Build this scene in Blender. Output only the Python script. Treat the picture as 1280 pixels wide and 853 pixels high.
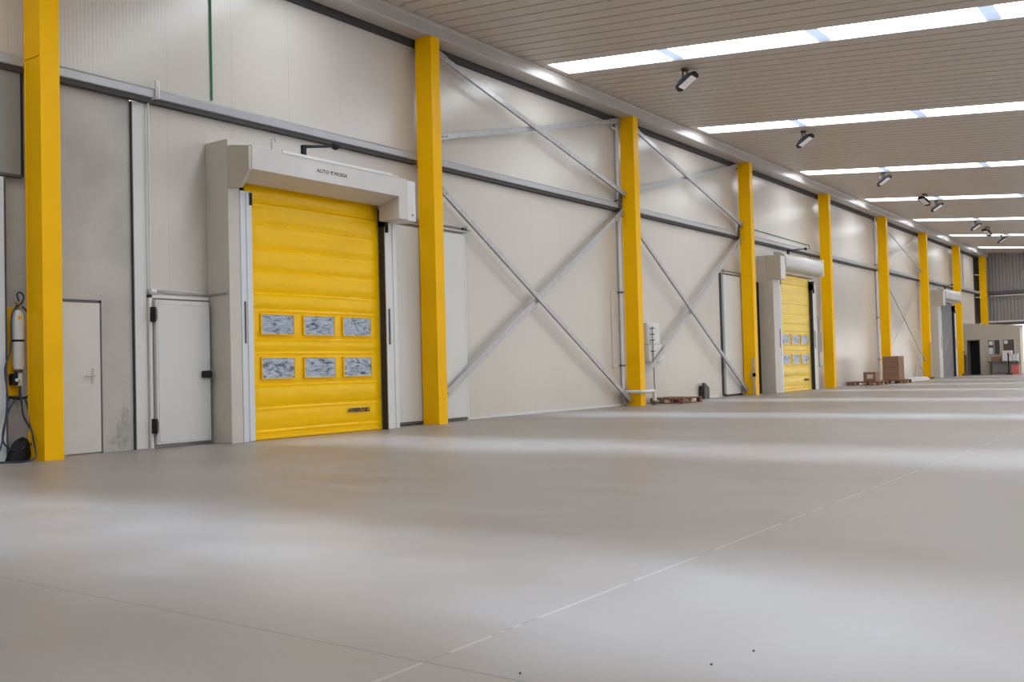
import bpy, bmesh, math, random
from mathutils import Matrix, Vector, noise
random.seed(7)
SC = bpy.context.scene
COL = SC.collection
for o in list(bpy.data.objects): bpy.data.objects.remove(o)

# ------------------------------------------------------------------ camera
FPX, YAW, PITCH, ROLL = 1235.77, .62376, .0290, -.02552
CAM = Vector((11.366, 0.0, .9431))
cy, sy = math.cos(YAW), math.sin(YAW)
fwd = Vector((-sy*math.cos(PITCH), cy*math.cos(PITCH), math.sin(PITCH)))
r0 = Vector((cy, sy, 0)); u0 = r0.cross(fwd)
rt = r0*math.cos(ROLL) + u0*math.sin(ROLL); up = -r0*math.sin(ROLL) + u0*math.cos(ROLL)
cd = bpy.data.cameras.new('camera'); cam = bpy.data.objects.new('camera', cd); COL.objects.link(cam)
M_ = Matrix((rt, up, -fwd)).transposed().to_4x4(); M_.translation = CAM
cam.matrix_world = M_
cd.sensor_width = 36; cd.lens = FPX/1280*36; cd.clip_start = .05; cd.clip_end = 500
SC.camera = cam

# ------------------------------------------------------------------ light
SC.view_settings.view_transform = 'Standard'; SC.view_settings.look = 'None'
SC.view_settings.gamma = 1; SC.view_settings.use_curve_mapping = False
SC.view_settings.exposure = 0.13
SKY_COL, SKY_STR = (1.0, .945, .885), 1.8
SUN_STR, SUN_ANGLE, SUN_TILT = 7.5, 17, 1
PANE_EMIT = 7.0
w = bpy.data.worlds.new('sky'); SC.world = w; w.use_nodes = True
w.node_tree.nodes['Background'].inputs[0].default_value = (*SKY_COL, 1)
w.node_tree.nodes['Background'].inputs[1].default_value = SKY_STR
sd = bpy.data.lights.new('sun', 'SUN'); sd.energy = SUN_STR; sd.angle = math.radians(SUN_ANGLE); sd.color = (.62, .77, 1)
sun = bpy.data.objects.new('sun', sd); COL.objects.link(sun); sun.location = (5, 20, 30)
sun.rotation_euler = (math.radians(-SUN_TILT), 0, 0)

# ------------------------------------------------------------------ materials
def mat(name, col, rough=.5, metal=0, spec=.5, noise_amt=0, noise_scale=3, bump=0, bump_scale=40, coat=0, stretch=None):
    m = bpy.data.materials.new(name); m.use_nodes = True
    N = m.node_tree.nodes; L = m.node_tree.links; b = N['Principled BSDF']
    b.inputs['Base Color'].default_value = (*col, 1); b.inputs['Roughness'].default_value = rough
    b.inputs['Metallic'].default_value = metal; b.inputs['Specular IOR Level'].default_value = spec
    b.inputs['Coat Weight'].default_value = coat
    tc = N.new('ShaderNodeTexCoord'); mp = N.new('ShaderNodeMapping')
    L.new(tc.outputs['Object'], mp.inputs[0])
    if stretch: mp.inputs['Scale'].default_value = stretch
    n = N.new('ShaderNodeTexNoise'); n.inputs['Scale'].default_value = noise_scale; n.inputs['Detail'].default_value = 4
    L.new(mp.outputs[0], n.inputs['Vector'])
    r = N.new('ShaderNodeMapRange'); a = noise_amt or .03
    r.inputs['From Min'].default_value = .3; r.inputs['From Max'].default_value = .7
    r.inputs['To Min'].default_value = 1-a; r.inputs['To Max'].default_value = 1+a
    L.new(n.outputs[0], r.inputs[0])
    mx = N.new('ShaderNodeVectorMath'); mx.operation = 'SCALE'; mx.inputs[0].default_value = col
    L.new(r.outputs[0], mx.inputs['Scale']); L.new(mx.outputs[0], b.inputs['Base Color'])
    if bump:
        n2 = N.new('ShaderNodeTexNoise'); n2.inputs['Scale'].default_value = bump_scale
        L.new(mp.outputs[0], n2.inputs['Vector'])
        bp = N.new('ShaderNodeBump'); bp.inputs['Strength'].default_value = bump; bp.inputs['Distance'].default_value = .02
        L.new(n2.outputs[0], bp.inputs['Height']); L.new(bp.outputs[0], b.inputs['Normal'])
    m['bsdf'] = b.name
    return m

def math_node(N, L, op, a, b=None, c=None):
    n = N.new('ShaderNodeMath'); n.operation = op
    for i, v in enumerate((a, b, c)):
        if v is None: continue
        if isinstance(v, (int, float)): n.inputs[i].default_value = v
        else: L.new(v, n.inputs[i])
    return n.outputs[0]

def panel_mat(name, col, seam=1.0, off=0.0, rib=.055, ribamp=.25, rough=.28):
    """coated insulated panel: vertical joints and fine shallow ribs along Y"""
    m = bpy.data.materials.new(name); m.use_nodes = True
    N = m.node_tree.nodes; L = m.node_tree.links; b = N['Principled BSDF']
    b.inputs['Roughness'].default_value = rough
    tc = N.new('ShaderNodeTexCoord'); sp = N.new('ShaderNodeSeparateXYZ'); L.new(tc.outputs['Object'], sp.inputs[0])
    y = sp.outputs[1]
    fr = math_node(N, L, 'FRACT', math_node(N, L, 'DIVIDE', math_node(N, L, 'ADD', y, 100*seam-off), seam))
    d = math_node(N, L, 'ABSOLUTE', math_node(N, L, 'SUBTRACT', fr, .5))
    line = math_node(N, L, 'GREATER_THAN', d, .5-.004/seam)
    fr2 = math_node(N, L, 'SINE', math_node(N, L, 'MULTIPLY', y, 2*math.pi/rib))
    n = N.new('ShaderNodeTexNoise'); n.inputs['Scale'].default_value = .8; n.inputs['Detail'].default_value = 3
    L.new(tc.outputs['Object'], n.inputs['Vector'])
    rg = N.new('ShaderNodeMapRange'); rg.inputs['To Min'].default_value = .93; rg.inputs['To Max'].default_value = 1.05
    L.new(n.outputs[0], rg.inputs[0])
    k = math_node(N, L, 'MULTIPLY', rg.outputs[0], math_node(N, L, 'SUBTRACT', 1.0, math_node(N, L, 'MULTIPLY', line, .14)))
    mx = N.new('ShaderNodeVectorMath'); mx.operation = 'SCALE'; mx.inputs[0].default_value = col
    L.new(k, mx.inputs['Scale']); L.new(mx.outputs[0], b.inputs['Base Color'])
    h = math_node(N, L, 'SUBTRACT', math_node(N, L, 'MULTIPLY', fr2, ribamp), math_node(N, L, 'MULTIPLY', line, .8))
    bp = N.new('ShaderNodeBump'); bp.inputs['Strength'].default_value = .35; bp.inputs['Distance'].default_value = .003
    L.new(h, bp.inputs['Height']); L.new(bp.outputs[0], b.inputs['Normal'])
    return m

def floor_mat():
    m = bpy.data.materials.new('polished_concrete'); m.use_nodes = True
    N = m.node_tree.nodes; L = m.node_tree.links; b = N['Principled BSDF']
    tc = N.new('ShaderNodeTexCoord'); sp = N.new('ShaderNodeSeparateXYZ'); L.new(tc.outputs['Object'], sp.inputs[0])
    X, Y = sp.outputs[0], sp.outputs[1]
    def noi(scale, detail, stretch):
        mp = N.new('ShaderNodeMapping'); mp.inputs['Scale'].default_value = stretch; L.new(tc.outputs['Object'], mp.inputs[0])
        n = N.new('ShaderNodeTexNoise'); n.inputs['Scale'].default_value = scale; n.inputs['Detail'].default_value = detail
        L.new(mp.outputs[0], n.inputs['Vector']); return n.outputs[0]
    big = noi(.35, 4, (1, 1, 1)); med = noi(1.4, 6, (.7, 1.3, 1)); fine = noi(35, 3, (1, 1, 1))
    cr = N.new('ShaderNodeValToRGB'); L.new(math_node(N, L, 'ADD', math_node(N, L, 'MULTIPLY', big, .55), math_node(N, L, 'MULTIPLY', med, .45)), cr.inputs[0])
    e = cr.color_ramp.elements; e[0].position = .36; e[0].color = (.275, .228, .19, 1); e[1].position = .64; e[1].color = (.355, .32, .292, 1)
    # joints: long joint at x = 9.22, cross joints every 5.33 m
    wob = math_node(N, L, 'MULTIPLY', math_node(N, L, 'SUBTRACT', noi(1.2, 3, (1, 1, 1)), .5), .03)
    dx = math_node(N, L, 'ABSOLUTE', math_node(N, L, 'ADD', math_node(N, L, 'SUBTRACT', X, 9.22), wob))
    jl = math_node(N, L, 'LESS_THAN', dx, .009); jl2 = math_node(N, L, 'LESS_THAN', dx, .004)
    fr = math_node(N, L, 'FRACT', math_node(N, L, 'DIVIDE', math_node(N, L, 'ADD', math_node(N, L, 'ADD', Y, wob), 100*5.33-2.45+2.665), 5.33))
    dy = math_node(N, L, 'MULTIPLY', math_node(N, L, 'ABSOLUTE', math_node(N, L, 'SUBTRACT', fr, .5)), 5.33)
    jc = math_node(N, L, 'LESS_THAN', dy, .006)
    patchy = math_node(N, L, 'GREATER_THAN', noi(2.5, 3, (1, 1, 1)), .44)
    pale = N.new('ShaderNodeMix'); pale.data_type = 'RGBA'; pale.inputs[7].default_value = (.60, .57, .52, 1)
    L.new(math_node(N, L, 'MULTIPLY', math_node(N, L, 'MULTIPLY', jl, patchy), .36), pale.inputs[0]); L.new(cr.outputs[0], pale.inputs[6])
    dk = N.new('ShaderNodeMix'); dk.data_type = 'RGBA'; dk.inputs[7].default_value = (.19, .175, .16, 1)
    L.new(math_node(N, L, 'MULTIPLY', math_node(N, L, 'ADD', jc, math_node(N, L, 'MULTIPLY', jl2, math_node(N, L, 'SUBTRACT', 1.0, patchy))), .7), dk.inputs[0])
    L.new(pale.outputs[2], dk.inputs[6])
    sc = N.new('ShaderNodeVectorMath'); sc.operation = 'SCALE'; L.new(dk.outputs[2], sc.inputs[0])
    rg = N.new('ShaderNodeMapRange'); rg.inputs['To Min'].default_value = .95; rg.inputs['To Max'].default_value = 1.05; L.new(fine, rg.inputs[0])
    L.new(rg.outputs[0], sc.inputs['Scale']); L.new(sc.outputs[0], b.inputs['Base Color'])
    rr = N.new('ShaderNodeMapRange'); rr.inputs['To Min'].default_value = .30; rr.inputs['To Max'].default_value = .52; L.new(med, rr.inputs[0])
    L.new(rr.outputs[0], b.inputs['Roughness'])
    bp = N.new('ShaderNodeBump'); bp.inputs['Strength'].default_value = .12; bp.inputs['Distance'].default_value = .01
    L.new(math_node(N, L, 'ADD', med, math_node(N, L, 'MULTIPLY', fine, .15)), bp.inputs['Height']); L.new(bp.outputs[0], b.inputs['Normal'])
    return m

def concrete_mat():
    m = mat('rough_concrete', (.47, .445, .42), .7, noise_amt=.14, noise_scale=1.3, bump=.25, bump_scale=25)
    return m

def pane_mat(name, col, emit, trans):
    m = bpy.data.materials.new(name); m.use_nodes = True
    N = m.node_tree.nodes; L = m.node_tree.links; N.remove(N['Principled BSDF'])
    e = N.new('ShaderNodeEmission'); e.inputs[0].default_value = (*col, 1); e.inputs[1].default_value = emit
    t = N.new('ShaderNodeBsdfTransparent'); t.inputs[0].default_value = (*trans, 1)
    a = N.new('ShaderNodeAddShader'); L.new(e.outputs[0], a.inputs[0]); L.new(t.outputs[0], a.inputs[1])
    L.new(a.outputs[0], N['Material Output'].inputs[0])
    return m

def vinyl_window_mat():
    m = bpy.data.materials.new('crinkled_clear_vinyl'); m.use_nodes = True
    N = m.node_tree.nodes; L = m.node_tree.links; b = N['Principled BSDF']
    b.inputs['Roughness'].default_value = .12; b.inputs['Coat Weight'].default_value = .6
    tc = N.new('ShaderNodeTexCoord'); mp = N.new('ShaderNodeMapping'); mp.inputs['Rotation'].default_value = (.5, 0, 0); mp.inputs['Scale'].default_value = (1, 1.6, 4)
    L.new(tc.outputs['Object'], mp.inputs[0])
    n = N.new('ShaderNodeTexNoise'); n.inputs['Scale'].default_value = 2.6; n.inputs['Detail'].default_value = 2; n.inputs['Distortion'].default_value = 1.8
    L.new(mp.outputs[0], n.inputs['Vector'])
    cr = N.new('ShaderNodeValToRGB'); L.new(n.outputs[0], cr.inputs[0])
    e = cr.color_ramp.elements; e[0].position = .34; e[0].color = (.05, .06, .09, 1); e[1].position = .43; e[1].color = (.22, .28, .38, 1)  # crinkle shading painted into the colour as dark and paler streaks
    x = cr.color_ramp.elements.new(.62); x.color = (.38, .44, .54, 1)
    L.new(cr.outputs[0], b.inputs['Base Color'])
    bp = N.new('ShaderNodeBump'); bp.inputs['Strength'].default_value = .8; bp.inputs['Distance'].default_value = .02
    L.new(n.outputs[0], bp.inputs['Height']); L.new(bp.outputs[0], b.inputs['Normal'])
    return m

MT = dict(
    floor=floor_mat(), concrete=concrete_mat(),
    wall=panel_mat('cream_wall_panel', (.605, .56, .505), 1.115, .57, rough=.26),
    wallcold=panel_mat('white_panel', (.66, .66, .65), 5.0, 2.2, ribamp=.06, rough=.3),
    ceil=mat('ceiling_liner', (.60, .53, .465), .45, noise_amt=.03),
    ceilgap=mat('ceiling_seam', (.20, .17, .15), .6),
    beam=mat('beam_paint', (.50, .46, .43), .33, noise_amt=.04),
    yellow=mat('column_yellow', (1.0, .53, .0), .36, spec=.12, noise_amt=.04, noise_scale=1.2),
    curtain=mat('curtain_yellow', (1.0, .575, .0), .28, spec=.22, noise_amt=.04, bump=.22, bump_scale=7, stretch=(1, .5, 1.8)),
    pale_yellow=mat('pale_curtain_yellow', (.90, .63, .09), .34, noise_amt=.05, bump=.15, bump_scale=9, stretch=(1, .5, 1.5)),
    pillar=mat('pillar_paint', (.58, .54, .48), .4),
    hood=mat('hood_white', (.60, .57, .55), .38),
    white=mat('white_paint', (.70, .69, .68), .35),
    cream=mat('cream_cladding', (.52, .47, .385), .4),
    blue_white=mat('guide_white', (.66, .68, .72), .3),
    galv=mat('galvanised_steel', (.42, .41, .42), .38, metal=.35, noise_amt=.12, noise_scale=9),
    rail=mat('rail_grey', (.40, .40, .42), .35, metal=.2),
    dark=mat('dark_rubber', (.02, .02, .022), .5),
    black=mat('black_plastic', (.012, .012, .014), .6, spec=.3),
    darkgrey=mat('dark_grey', (.09, .085, .085), .55),
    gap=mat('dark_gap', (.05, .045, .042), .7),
    wood=mat('pallet_wood', (.22, .10, .055), .7, noise_amt=.3, noise_scale=6, stretch=(1, 4, 4)),
    palewood=mat('pale_wood', (.55, .42, .28), .7, noise_amt=.2, noise_scale=6),
    card=mat('cardboard', (.27, .15, .09), .75, noise_amt=.06),
    tape=mat('label_paper', (.62, .56, .5), .5),
    office=mat('office_cladding', (.50, .45, .37), .5),
    corr=mat('corrugated_steel', (.30, .28, .265), .45, metal=.1),
    green=mat('green_cable', (.02, .22, .13), .5),
    hose=mat('blue_black_hose', (.02, .04, .085), .35),
    glass=mat('dark_glass', (.10, .09, .08), .08),
    paper=mat('paper', (.72, .72, .74), .6),
    lens=mat('lamp_glass', (.92, .88, .86), .3),
    grey=mat('grey_enamel', (.33, .33, .34), .4),
    doorwhite=mat('door_white', (.62, .59, .56), .4),
    ink=mat('black_ink', (.03, .028, .03), .5),
    brass=mat('brass', (.5, .34, .12), .35, metal=.8),
    red=mat('faded_red_plastic', (.62, .16, .13), .5),
    ground=mat('outdoor_asphalt', (.42, .40, .38), .8, noise_amt=.1),
    greydoor=mat('grey_steel_door', (.27, .265, .26), .4),
    darker_patch=mat('darker_concrete', (.41, .39, .37), .85, noise_amt=.2, noise_scale=14),
    vinyl=vinyl_window_mat(),
    pane=pane_mat('skylight_sheet', (.84, .92, 1), PANE_EMIT, (.75, .78, .8)),
    overlap=pane_mat('skylight_overlap', (.55, .68, .92), .8, (.1, .12, .16)),
)

# ------------------------------------------------------------------ mesh helpers
def bx(bm, x0, x1, y0, y1, z0, z1):
    v = [bm.verts.new(p) for p in ((x0,y0,z0),(x1,y0,z0),(x1,y1,z0),(x0,y1,z0),(x0,y0,z1),(x1,y0,z1),(x1,y1,z1),(x0,y1,z1))]
    for f in ((3,2,1,0),(4,5,6,7),(0,1,5,4),(1,2,6,5),(2,3,7,6),(3,0,4,7)): bm.faces.new([v[i] for i in f])
def B(*boxes):
    bm = bmesh.new()
    for b in boxes: bx(bm, *b)
    return bm
def prism(bm, pts, a0, a1, axis='y'):
    """closed outline pts extruded along an axis: 'y' pts=(x,z); 'x' pts=(y,z); 'z' pts=(x,y)"""
    def P(p, a): return {'y': (p[0], a, p[1]), 'x': (a, p[0], p[1]), 'z': (p[0], p[1], a)}[axis]
    A = [bm.verts.new(P(p, a0)) for p in pts]; C = [bm.verts.new(P(p, a1)) for p in pts]
    n = len(pts)
    bm.faces.new(A); bm.faces.new(C[::-1])
    for i in range(n): bm.faces.new((A[i], C[i], C[(i+1) % n], A[(i+1) % n]))
    return bm
def tube(bm, pts, r, seg=8, r1=None):
    pts = [Vector(p) for p in pts]; rings = []
    for i, p in enumerate(pts):
        t = (pts[min(i+1, len(pts)-1)] - pts[max(i-1, 0)]).normalized()
        a = t.orthogonal().normalized() if i == 0 else (la - t*la.dot(t)).normalized()
        la = a; b = t.cross(a); rr = r if r1 is None else r + (r1-r)*i/(len(pts)-1)
        rings.append([bm.verts.new(p + (a*math.cos(k*2*math.pi/seg) + b*math.sin(k*2*math.pi/seg))*rr) for k in range(seg)])
    for q in range(len(rings)-1):
        for k in range(seg): bm.faces.new((rings[q][k], rings[q][(k+1) % seg], rings[q+1][(k+1) % seg], rings[q+1][k]))
    bm.faces.new(rings[0][::-1]); bm.faces.new(rings[-1]); return bm
def lathe(bm, prof, c=(0,0,0), seg=20, axis='z'):
    rings = []
    for r, z in prof:
        ring = []
        for k in range(seg):
            a = k*2*math.pi/seg; p = (r*math.cos(a), r*math.sin(a), z)
            if axis == 'x': p = (z, p[0], p[1])
            if axis == 'y': p = (p[0], z, p[1])
            ring.append(bm.verts.new((p[0]+c[0], p[1]+c[1], p[2]+c[2])))
        rings.append(ring)
    for q in range(len(rings)-1):
        for k in range(seg): bm.faces.new((rings[q][k], rings[q][(k+1) % seg], rings[q+1][(k+1) % seg], rings[q+1][k]))
    bm.faces.new(rings[0][::-1]); bm.faces.new(rings[-1]); return bm
def smooth_path(pts, n=8):
    P = [Vector(p) for p in pts]; P = [P[0]*2-P[1]] + P + [P[-1]*2-P[-2]]; out = []
    for i in range(1, len(P)-2):
        for k in range(n):
            t = k/n; a, b, c, d = P[i-1], P[i], P[i+1], P[i+2]
            out.append(.5*((2*b) + (c-a)*t + (2*a-5*b+4*c-d)*t*t + (3*b-a-3*c+d)*t**3))
    out.append(P[-2]); return out
def obj(name, bm, m, parent=None, bevel=0, smooth=False):
    bmesh.ops.recalc_face_normals(bm, faces=bm.faces)
    me = bpy.data.meshes.new(name); bm.to_mesh(me); bm.free()
    me.materials.append(MT[m] if isinstance(m, str) else m)
    o = bpy.data.objects.new(name, me); COL.objects.link(o)
    if parent is not None: o.parent = parent
    if bevel:
        md = o.modifiers.new('bevel', 'BEVEL'); md.width = bevel; md.segments = 2; md.limit_method = 'ANGLE'
    if smooth:
        for p in me.polygons: p.use_smooth = True
        md = o.modifiers.new('edge', 'EDGE_SPLIT'); md.split_angle = math.radians(40)
    return o
def tag(o, label, cat=None, group=None, kind=None):
    if label: o['label'] = label
    if cat: o['category'] = cat
    if group: o['group'] = group
    if kind: o['kind'] = kind
    return o
def thing(name, label, cat, loc=(0,0,0), group=None, kind=None):
    o = bpy.data.objects.new(name, None); COL.objects.link(o); o.location = loc; o.empty_display_size = .2
    return tag(o, label, cat, group, kind)
def dup(root, loc, label=None, rotz=0):
    r = root.copy(); COL.objects.link(r); r.location = loc; r.rotation_euler = (0, 0, rotz)
    if label: r['label'] = label
    for ch in list(root.children):
        c = ch.copy(); COL.objects.link(c); c.parent = r
        for g in list(ch.children):
            d = g.copy(); COL.objects.link(d); d.parent = c
    return r
def struct(name, bm, m, label=None, **k):
    o = obj(name, bm, m, None, **k); o['kind'] = 'structure'
    if label: o['label'] = label
    return o
def text(name, s, size, loc, m, parent, shear=0, offset=0, xs=1.0, depth=.002):
    """lettering lying on a face that looks along +X, reading towards +Y"""
    c = bpy.data.curves.new(name+'_curve', 'FONT'); c.body = s; c.size = size; c.shear = shear; c.offset = offset; c.extrude = depth
    t = bpy.data.objects.new(name+'_curve', c); COL.objects.link(t)
    dg = bpy.context.evaluated_depsgraph_get(); me = bpy.data.meshes.new_from_object(t.evaluated_get(dg))
    bpy.data.objects.remove(t)
    for v in me.vertices: v.co = Vector((v.co.z, v.co.x*xs, v.co.y))
    me.materials.clear(); me.materials.append(MT[m])
    o = bpy.data.objects.new(name, me); COL.objects.link(o); o.location = loc
    if parent is not None: o.parent = parent
    return o

# ------------------------------------------------------------------ measures
WX = -.50                                  # face of the wall panels
COLW, COLD, COLH = .245, .37, 7.0
CY = [6.516, 13.763, 21.26, 28.453, 35.761, 43.21, 50.173, 57.421, 64.592]   # far face of each column
def cz(x): return 7.27 - .09*x             # underside of the ceiling
SKY = [-4.3, 3.3, 9.85, 17.0, 24.15, 32.0, 39.25, 46.6, 53.85, 61.0]
SKW = .86; SX0 = .17; XE = 22.0; YB, YE = -9.0, 65.3

# ------------------------------------------------------------------ setting
bm = bmesh.new()
vs = [bm.verts.new(p) for p in ((-6,-14,0),(26,-14,0),(26,72,0),(-6,72,0))]; bm.faces.new(vs)
struct('floor', bm, 'floor')
bm = bmesh.new()
vs = [bm.verts.new(p) for p in ((-90,-90,-.03),(140,-90,-.03),(140,200,-.03),(-90,200,-.03))]; bm.faces.new(vs)
struct('ground_outside', bm, 'ground')

# ceiling liner: strips between the skylights, with narrow seams every 0.36 m
def ceiling():
    bm = bmesh.new()
    def sheet(ya, yb, xa, xb):
        n = max(1, round((yb-ya)/.36)); p = (yb-ya)/n; g = .045; pts = []
        for i in range(n):
            a = ya + i*p
            pts += [(a, 0), (a+g*.15, .05), (a+g*.85, .05), (a+g, 0), (a+p*.9, -.006)]
        pts.append((yb, 0))
        A = [bm.verts.new((xa, y, cz(xa)+z)) for y, z in pts]; C = [bm.verts.new((xb, y, cz(xb)+z)) for y, z in pts]
        for i in range(len(pts)-1): bm.faces.new((A[i], A[i+1], C[i+1], C[i]))
        T = [bm.verts.new(q) for q in ((xa, ya, cz(xa)+.14), (xa, yb, cz(xa)+.14), (xb, yb, cz(xb)+.14), (xb, ya, cz(xb)+.14))]
        bm.faces.new(T[::-1]); bm.faces.new((A[0], C[0], T[3], T[0])); bm.faces.new((A[-1], T[1], T[2], C[-1]))
        bm.faces.new(A[::-1] + [T[0], T[1]]); bm.faces.new(C + [T[2], T[3]])
    ys = YB
    for s in SKY:
        sheet(ys, s, SX0, XE); ys = s+SKW
    sheet(ys, YE, SX0, XE); sheet(YB, YE, -.75, SX0)
    return bm
struct('ceiling', ceiling(), 'ceil')

# skylights
def skylight(y, label):
    t = thing('skylight', label, 'skylight', (SX0, y, cz(SX0)), 'skylight strips across the ceiling')
    xs = [SX0, 2.66, 5.57, 8.37, 11.2, 14.0, 16.9, 19.7, XE]
    for i in range(len(xs)-1):
        a, b = xs[i], xs[i+1]
        for nm, m, p, q in (('pane', 'pane', a+(.24 if i else .0), b), ('overlap_strip', 'overlap', a-.0, a+.24)):
            if nm == 'overlap_strip' and i == 0: continue
            bm = bmesh.new()
            v = [bm.verts.new((X-SX0, Y-y, cz(X)-cz(SX0)+.025)) for X, Y in ((p, y), (q, y), (q, y+SKW), (p, y+SKW))]
            bm.faces.new(v[::-1]); obj(nm, bm, m, t)
    bm = bmesh.new()   # thin edge frame round the opening
    for ya, yb in ((0, .018), (SKW-.018, SKW)):
        prism(bm, [(0, -.004), (XE-SX0, cz(XE)-cz(SX0)-.004), (XE-SX0, cz(XE)-cz(SX0)+.024), (0, .024)], ya, yb, 'y')
    bx(bm, 0, .03, 0, SKW, 0, .024)
    obj('edge_frame', bm, 'hood', t)
words_ = ['first', 'second', 'third', 'fourth', 'fifth', 'sixth', 'seventh']
for i, s in enumerate(SKY):
    if i >= 3: lab = f'bright translucent skylight strip across the metal ceiling, {words_[i-3]} of the row from the front'
    else: lab = 'translucent skylight strip over the near floor, ' + ('behind the hall front', 'nearest the back end', 'over the first yellow door')[(i+1) % 3]
    skylight(s, lab)

# left wall: cream panels above everywhere and below from the cold-room corner on
DARKY = 63.35
struct('wall_left', B((WX-.18, WX, 8.0, DARKY, 0, 7.45), (WX-.18, WX, YB, 8.0, 4.80, 7.45)), 'wall')
struct('wall_concrete', B((-.75, -.53, YB, 7.80, 0, 4.86)), 'concrete', 'bare grey concrete wall below the rail')
struct('trim_1', B((-.80, -.60, DARKY, 65.4, 0, 7.4)), 'gap')
struct('trim_2', B((-.60, WX+.006, 7.801, 7.815, 0, 4.71)), 'gap')
struct('trim_3', B((-.62, WX+.015, 7.816, 8.0, 0, 4.71)), 'wallcold', bevel=.004)
struct('light_block_back', B((-.75, XE, YB-.2, YB, 0, 7.45)), 'corr')  # added unseen blocker behind the camera, keeps light off the columns' near faces
struct('light_block_right', B((XE, XE+.2, YB-.2, 12.0, 0, 5.4)), 'corr')  # added unseen dark blocker, cuts light entering from the open right side
# low kerb line along the wall base
struct('baseboard_left', B((WX, WX+.03, 14.9, 26.6, 0, .05), (WX, WX+.03, 36.0, 51.3, 0, .05)), 'wallcold', bevel=.005)
# slightly darker rough patches low on the concrete
bm = bmesh.new()
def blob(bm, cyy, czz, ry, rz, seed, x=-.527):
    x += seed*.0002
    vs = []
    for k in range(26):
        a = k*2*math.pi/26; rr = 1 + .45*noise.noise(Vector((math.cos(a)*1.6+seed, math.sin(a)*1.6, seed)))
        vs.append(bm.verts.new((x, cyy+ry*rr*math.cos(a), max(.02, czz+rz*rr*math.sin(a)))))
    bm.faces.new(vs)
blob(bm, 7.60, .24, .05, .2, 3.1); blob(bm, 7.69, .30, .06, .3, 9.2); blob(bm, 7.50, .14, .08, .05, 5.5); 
o = obj('concrete_patch', bm, 'darker_patch'); tag(o, 'rough darker patch low on the concrete wall beside the white door', 'darker_patch', kind='stuff')

# eave beam: folded box running over the column heads
bm = bmesh.new()
prism(bm, [(-.40, 7.0), (-.015, 7.0), (0, 7.015), (0, 7.20), (.03, 7.235), (.03, 7.262), (-.40, 7.29)], YB, 65.3, 'y')
o = struct('eave_beam', bm, 'beam', 'grey painted eave beam over the column heads')
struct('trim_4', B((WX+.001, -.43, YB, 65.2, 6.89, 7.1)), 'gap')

# end wall: corrugated sheet over a wide opening
bm = bmesh.new(); pts = []; x = -.75; p = .19
while x < XE:
    pts += [(x, 65.3), (x+.035, 65.25), (x+.10, 65.25), (x+.135, 65.3)]; x += p
A = [bm.verts.new((q[0], q[1], 3.02)) for q in pts]; C = [bm.verts.new((q[0], q[1], cz(q[0])+.05)) for q in pts]
for i in range(len(pts)-1): bm.faces.new((A[i], A[i+1], C[i+1], C[i]))
o = struct('wall_end', bm, 'corr')
sl = o.modifiers.new('thick', 'SOLIDIFY'); sl.thickness = .02
o = obj('end_wall_rail', B((.0, XE, 65.0, 65.24, 4.72, 4.90)), 'darkgrey'); tag(o, 'dark horizontal rail across the corrugated end wall', 'rail')
o = obj('end_wall_pipe', tube(bmesh.new(), [(.05, 64.95, 4.62), (XE, 64.95, 4.55)], .035), 'hood'); tag(o, 'pale pipe running under the dark rail of the end wall', 'pipe')
o = obj('opening_lintel', B((-.1, XE, 64.8, 65.24, 2.86, 3.02)), 'darkgrey'); tag(o, 'dark lintel above the bright opening of the end wall', 'lintel')
o = obj('opening_lintel_flange', B((-.1, XE, 64.75, 65.24, 3.022, 3.12)), 'hood'); o['kind'] = 'structure'
o.name = 'trim_5'

# ------------------------------------------------------------------ columns
clab = ['yellow steel column in front of the bare concrete wall, beside the hoses',
 'yellow steel column at the far side of the big yellow roll-up door',
 'yellow steel column with a white pipe bent round its foot',
 'yellow steel column between the second cross bracing and the second roll-up door',
 'yellow steel column just past the second yellow roll-up door',
 'yellow steel column rising behind the stacked cardboard box',
 'yellow steel column just before the grey far door, with poles leaning on it',
 'yellow steel column beside the cream office, just past the grey door',
 'yellow steel column standing against the corrugated end wall']
for i, yf in enumerate(CY):
    t = thing('steel_column', clab[i], 'column', (0, yf, 0), 'yellow steel columns along the wall', 'thing')
    bm = B((-.022, 0, -COLW, 0, 0, COLH)); obj('front_flange', bm, 'yellow', t, bevel=.003)
    obj('web_box', B((-COLD+.02, -.022, -COLW+.007, -.007, 0, COLH)), 'yellow', t)
    obj('rear_flange', B((-COLD, -COLD+.02, -COLW, 0, 0, COLH)), 'yellow', t, bevel=.003)
    if i == 0:
        obj('stiffener_bracket', B((-COLD-.10, -COLD-.001, -COLW-.0, -COLW+.09, 4.83, 4.90), (-COLD-.06, -.03, -COLW-.004, -COLW+.006, 4.86, 4.875)), 'yellow', t)

# wall rails (girts), one per bay
rl = ['under the upper panels above the concrete wall', 'above the first yellow roll-up door', 'behind the first cross bracing', 'behind the second cross bracing',
      'above the second roll-up door', 'in the plain bay after the second roll-up door', 'in the bay behind the cardboard boxes', 'above the grey far door', 'above the cream office']
ends = [YB+3] + CY
for i in range(9):
    a, b = ends[i] + (0 if i == 0 else .0), ends[i+1]-COLW if i >= 0 else 0
    bm = bmesh.new()
    prism(bm, [(WX+.002, 4.79), (WX+.10, 4.79), (WX+.115, 4.778), (WX+.13, 4.79), (WX+.13, 4.885), (WX+.10, 4.92), (WX+.002, 4.93)], a+.003, b-.003, 'y')
    t = thing('wall_rail', 'grey steel rail on the wall ' + rl[i], 'rail', (0, 0, 0), 'steel rails along the wall')
    obj('channel', bm, 'rail', t)
    obj('painted_shadow_strip', B((WX+.002, WX+.105, a+.003, b-.003, 4.715, 4.789)), 'gap', t)  # dark strip paints the shade under the rail

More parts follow.
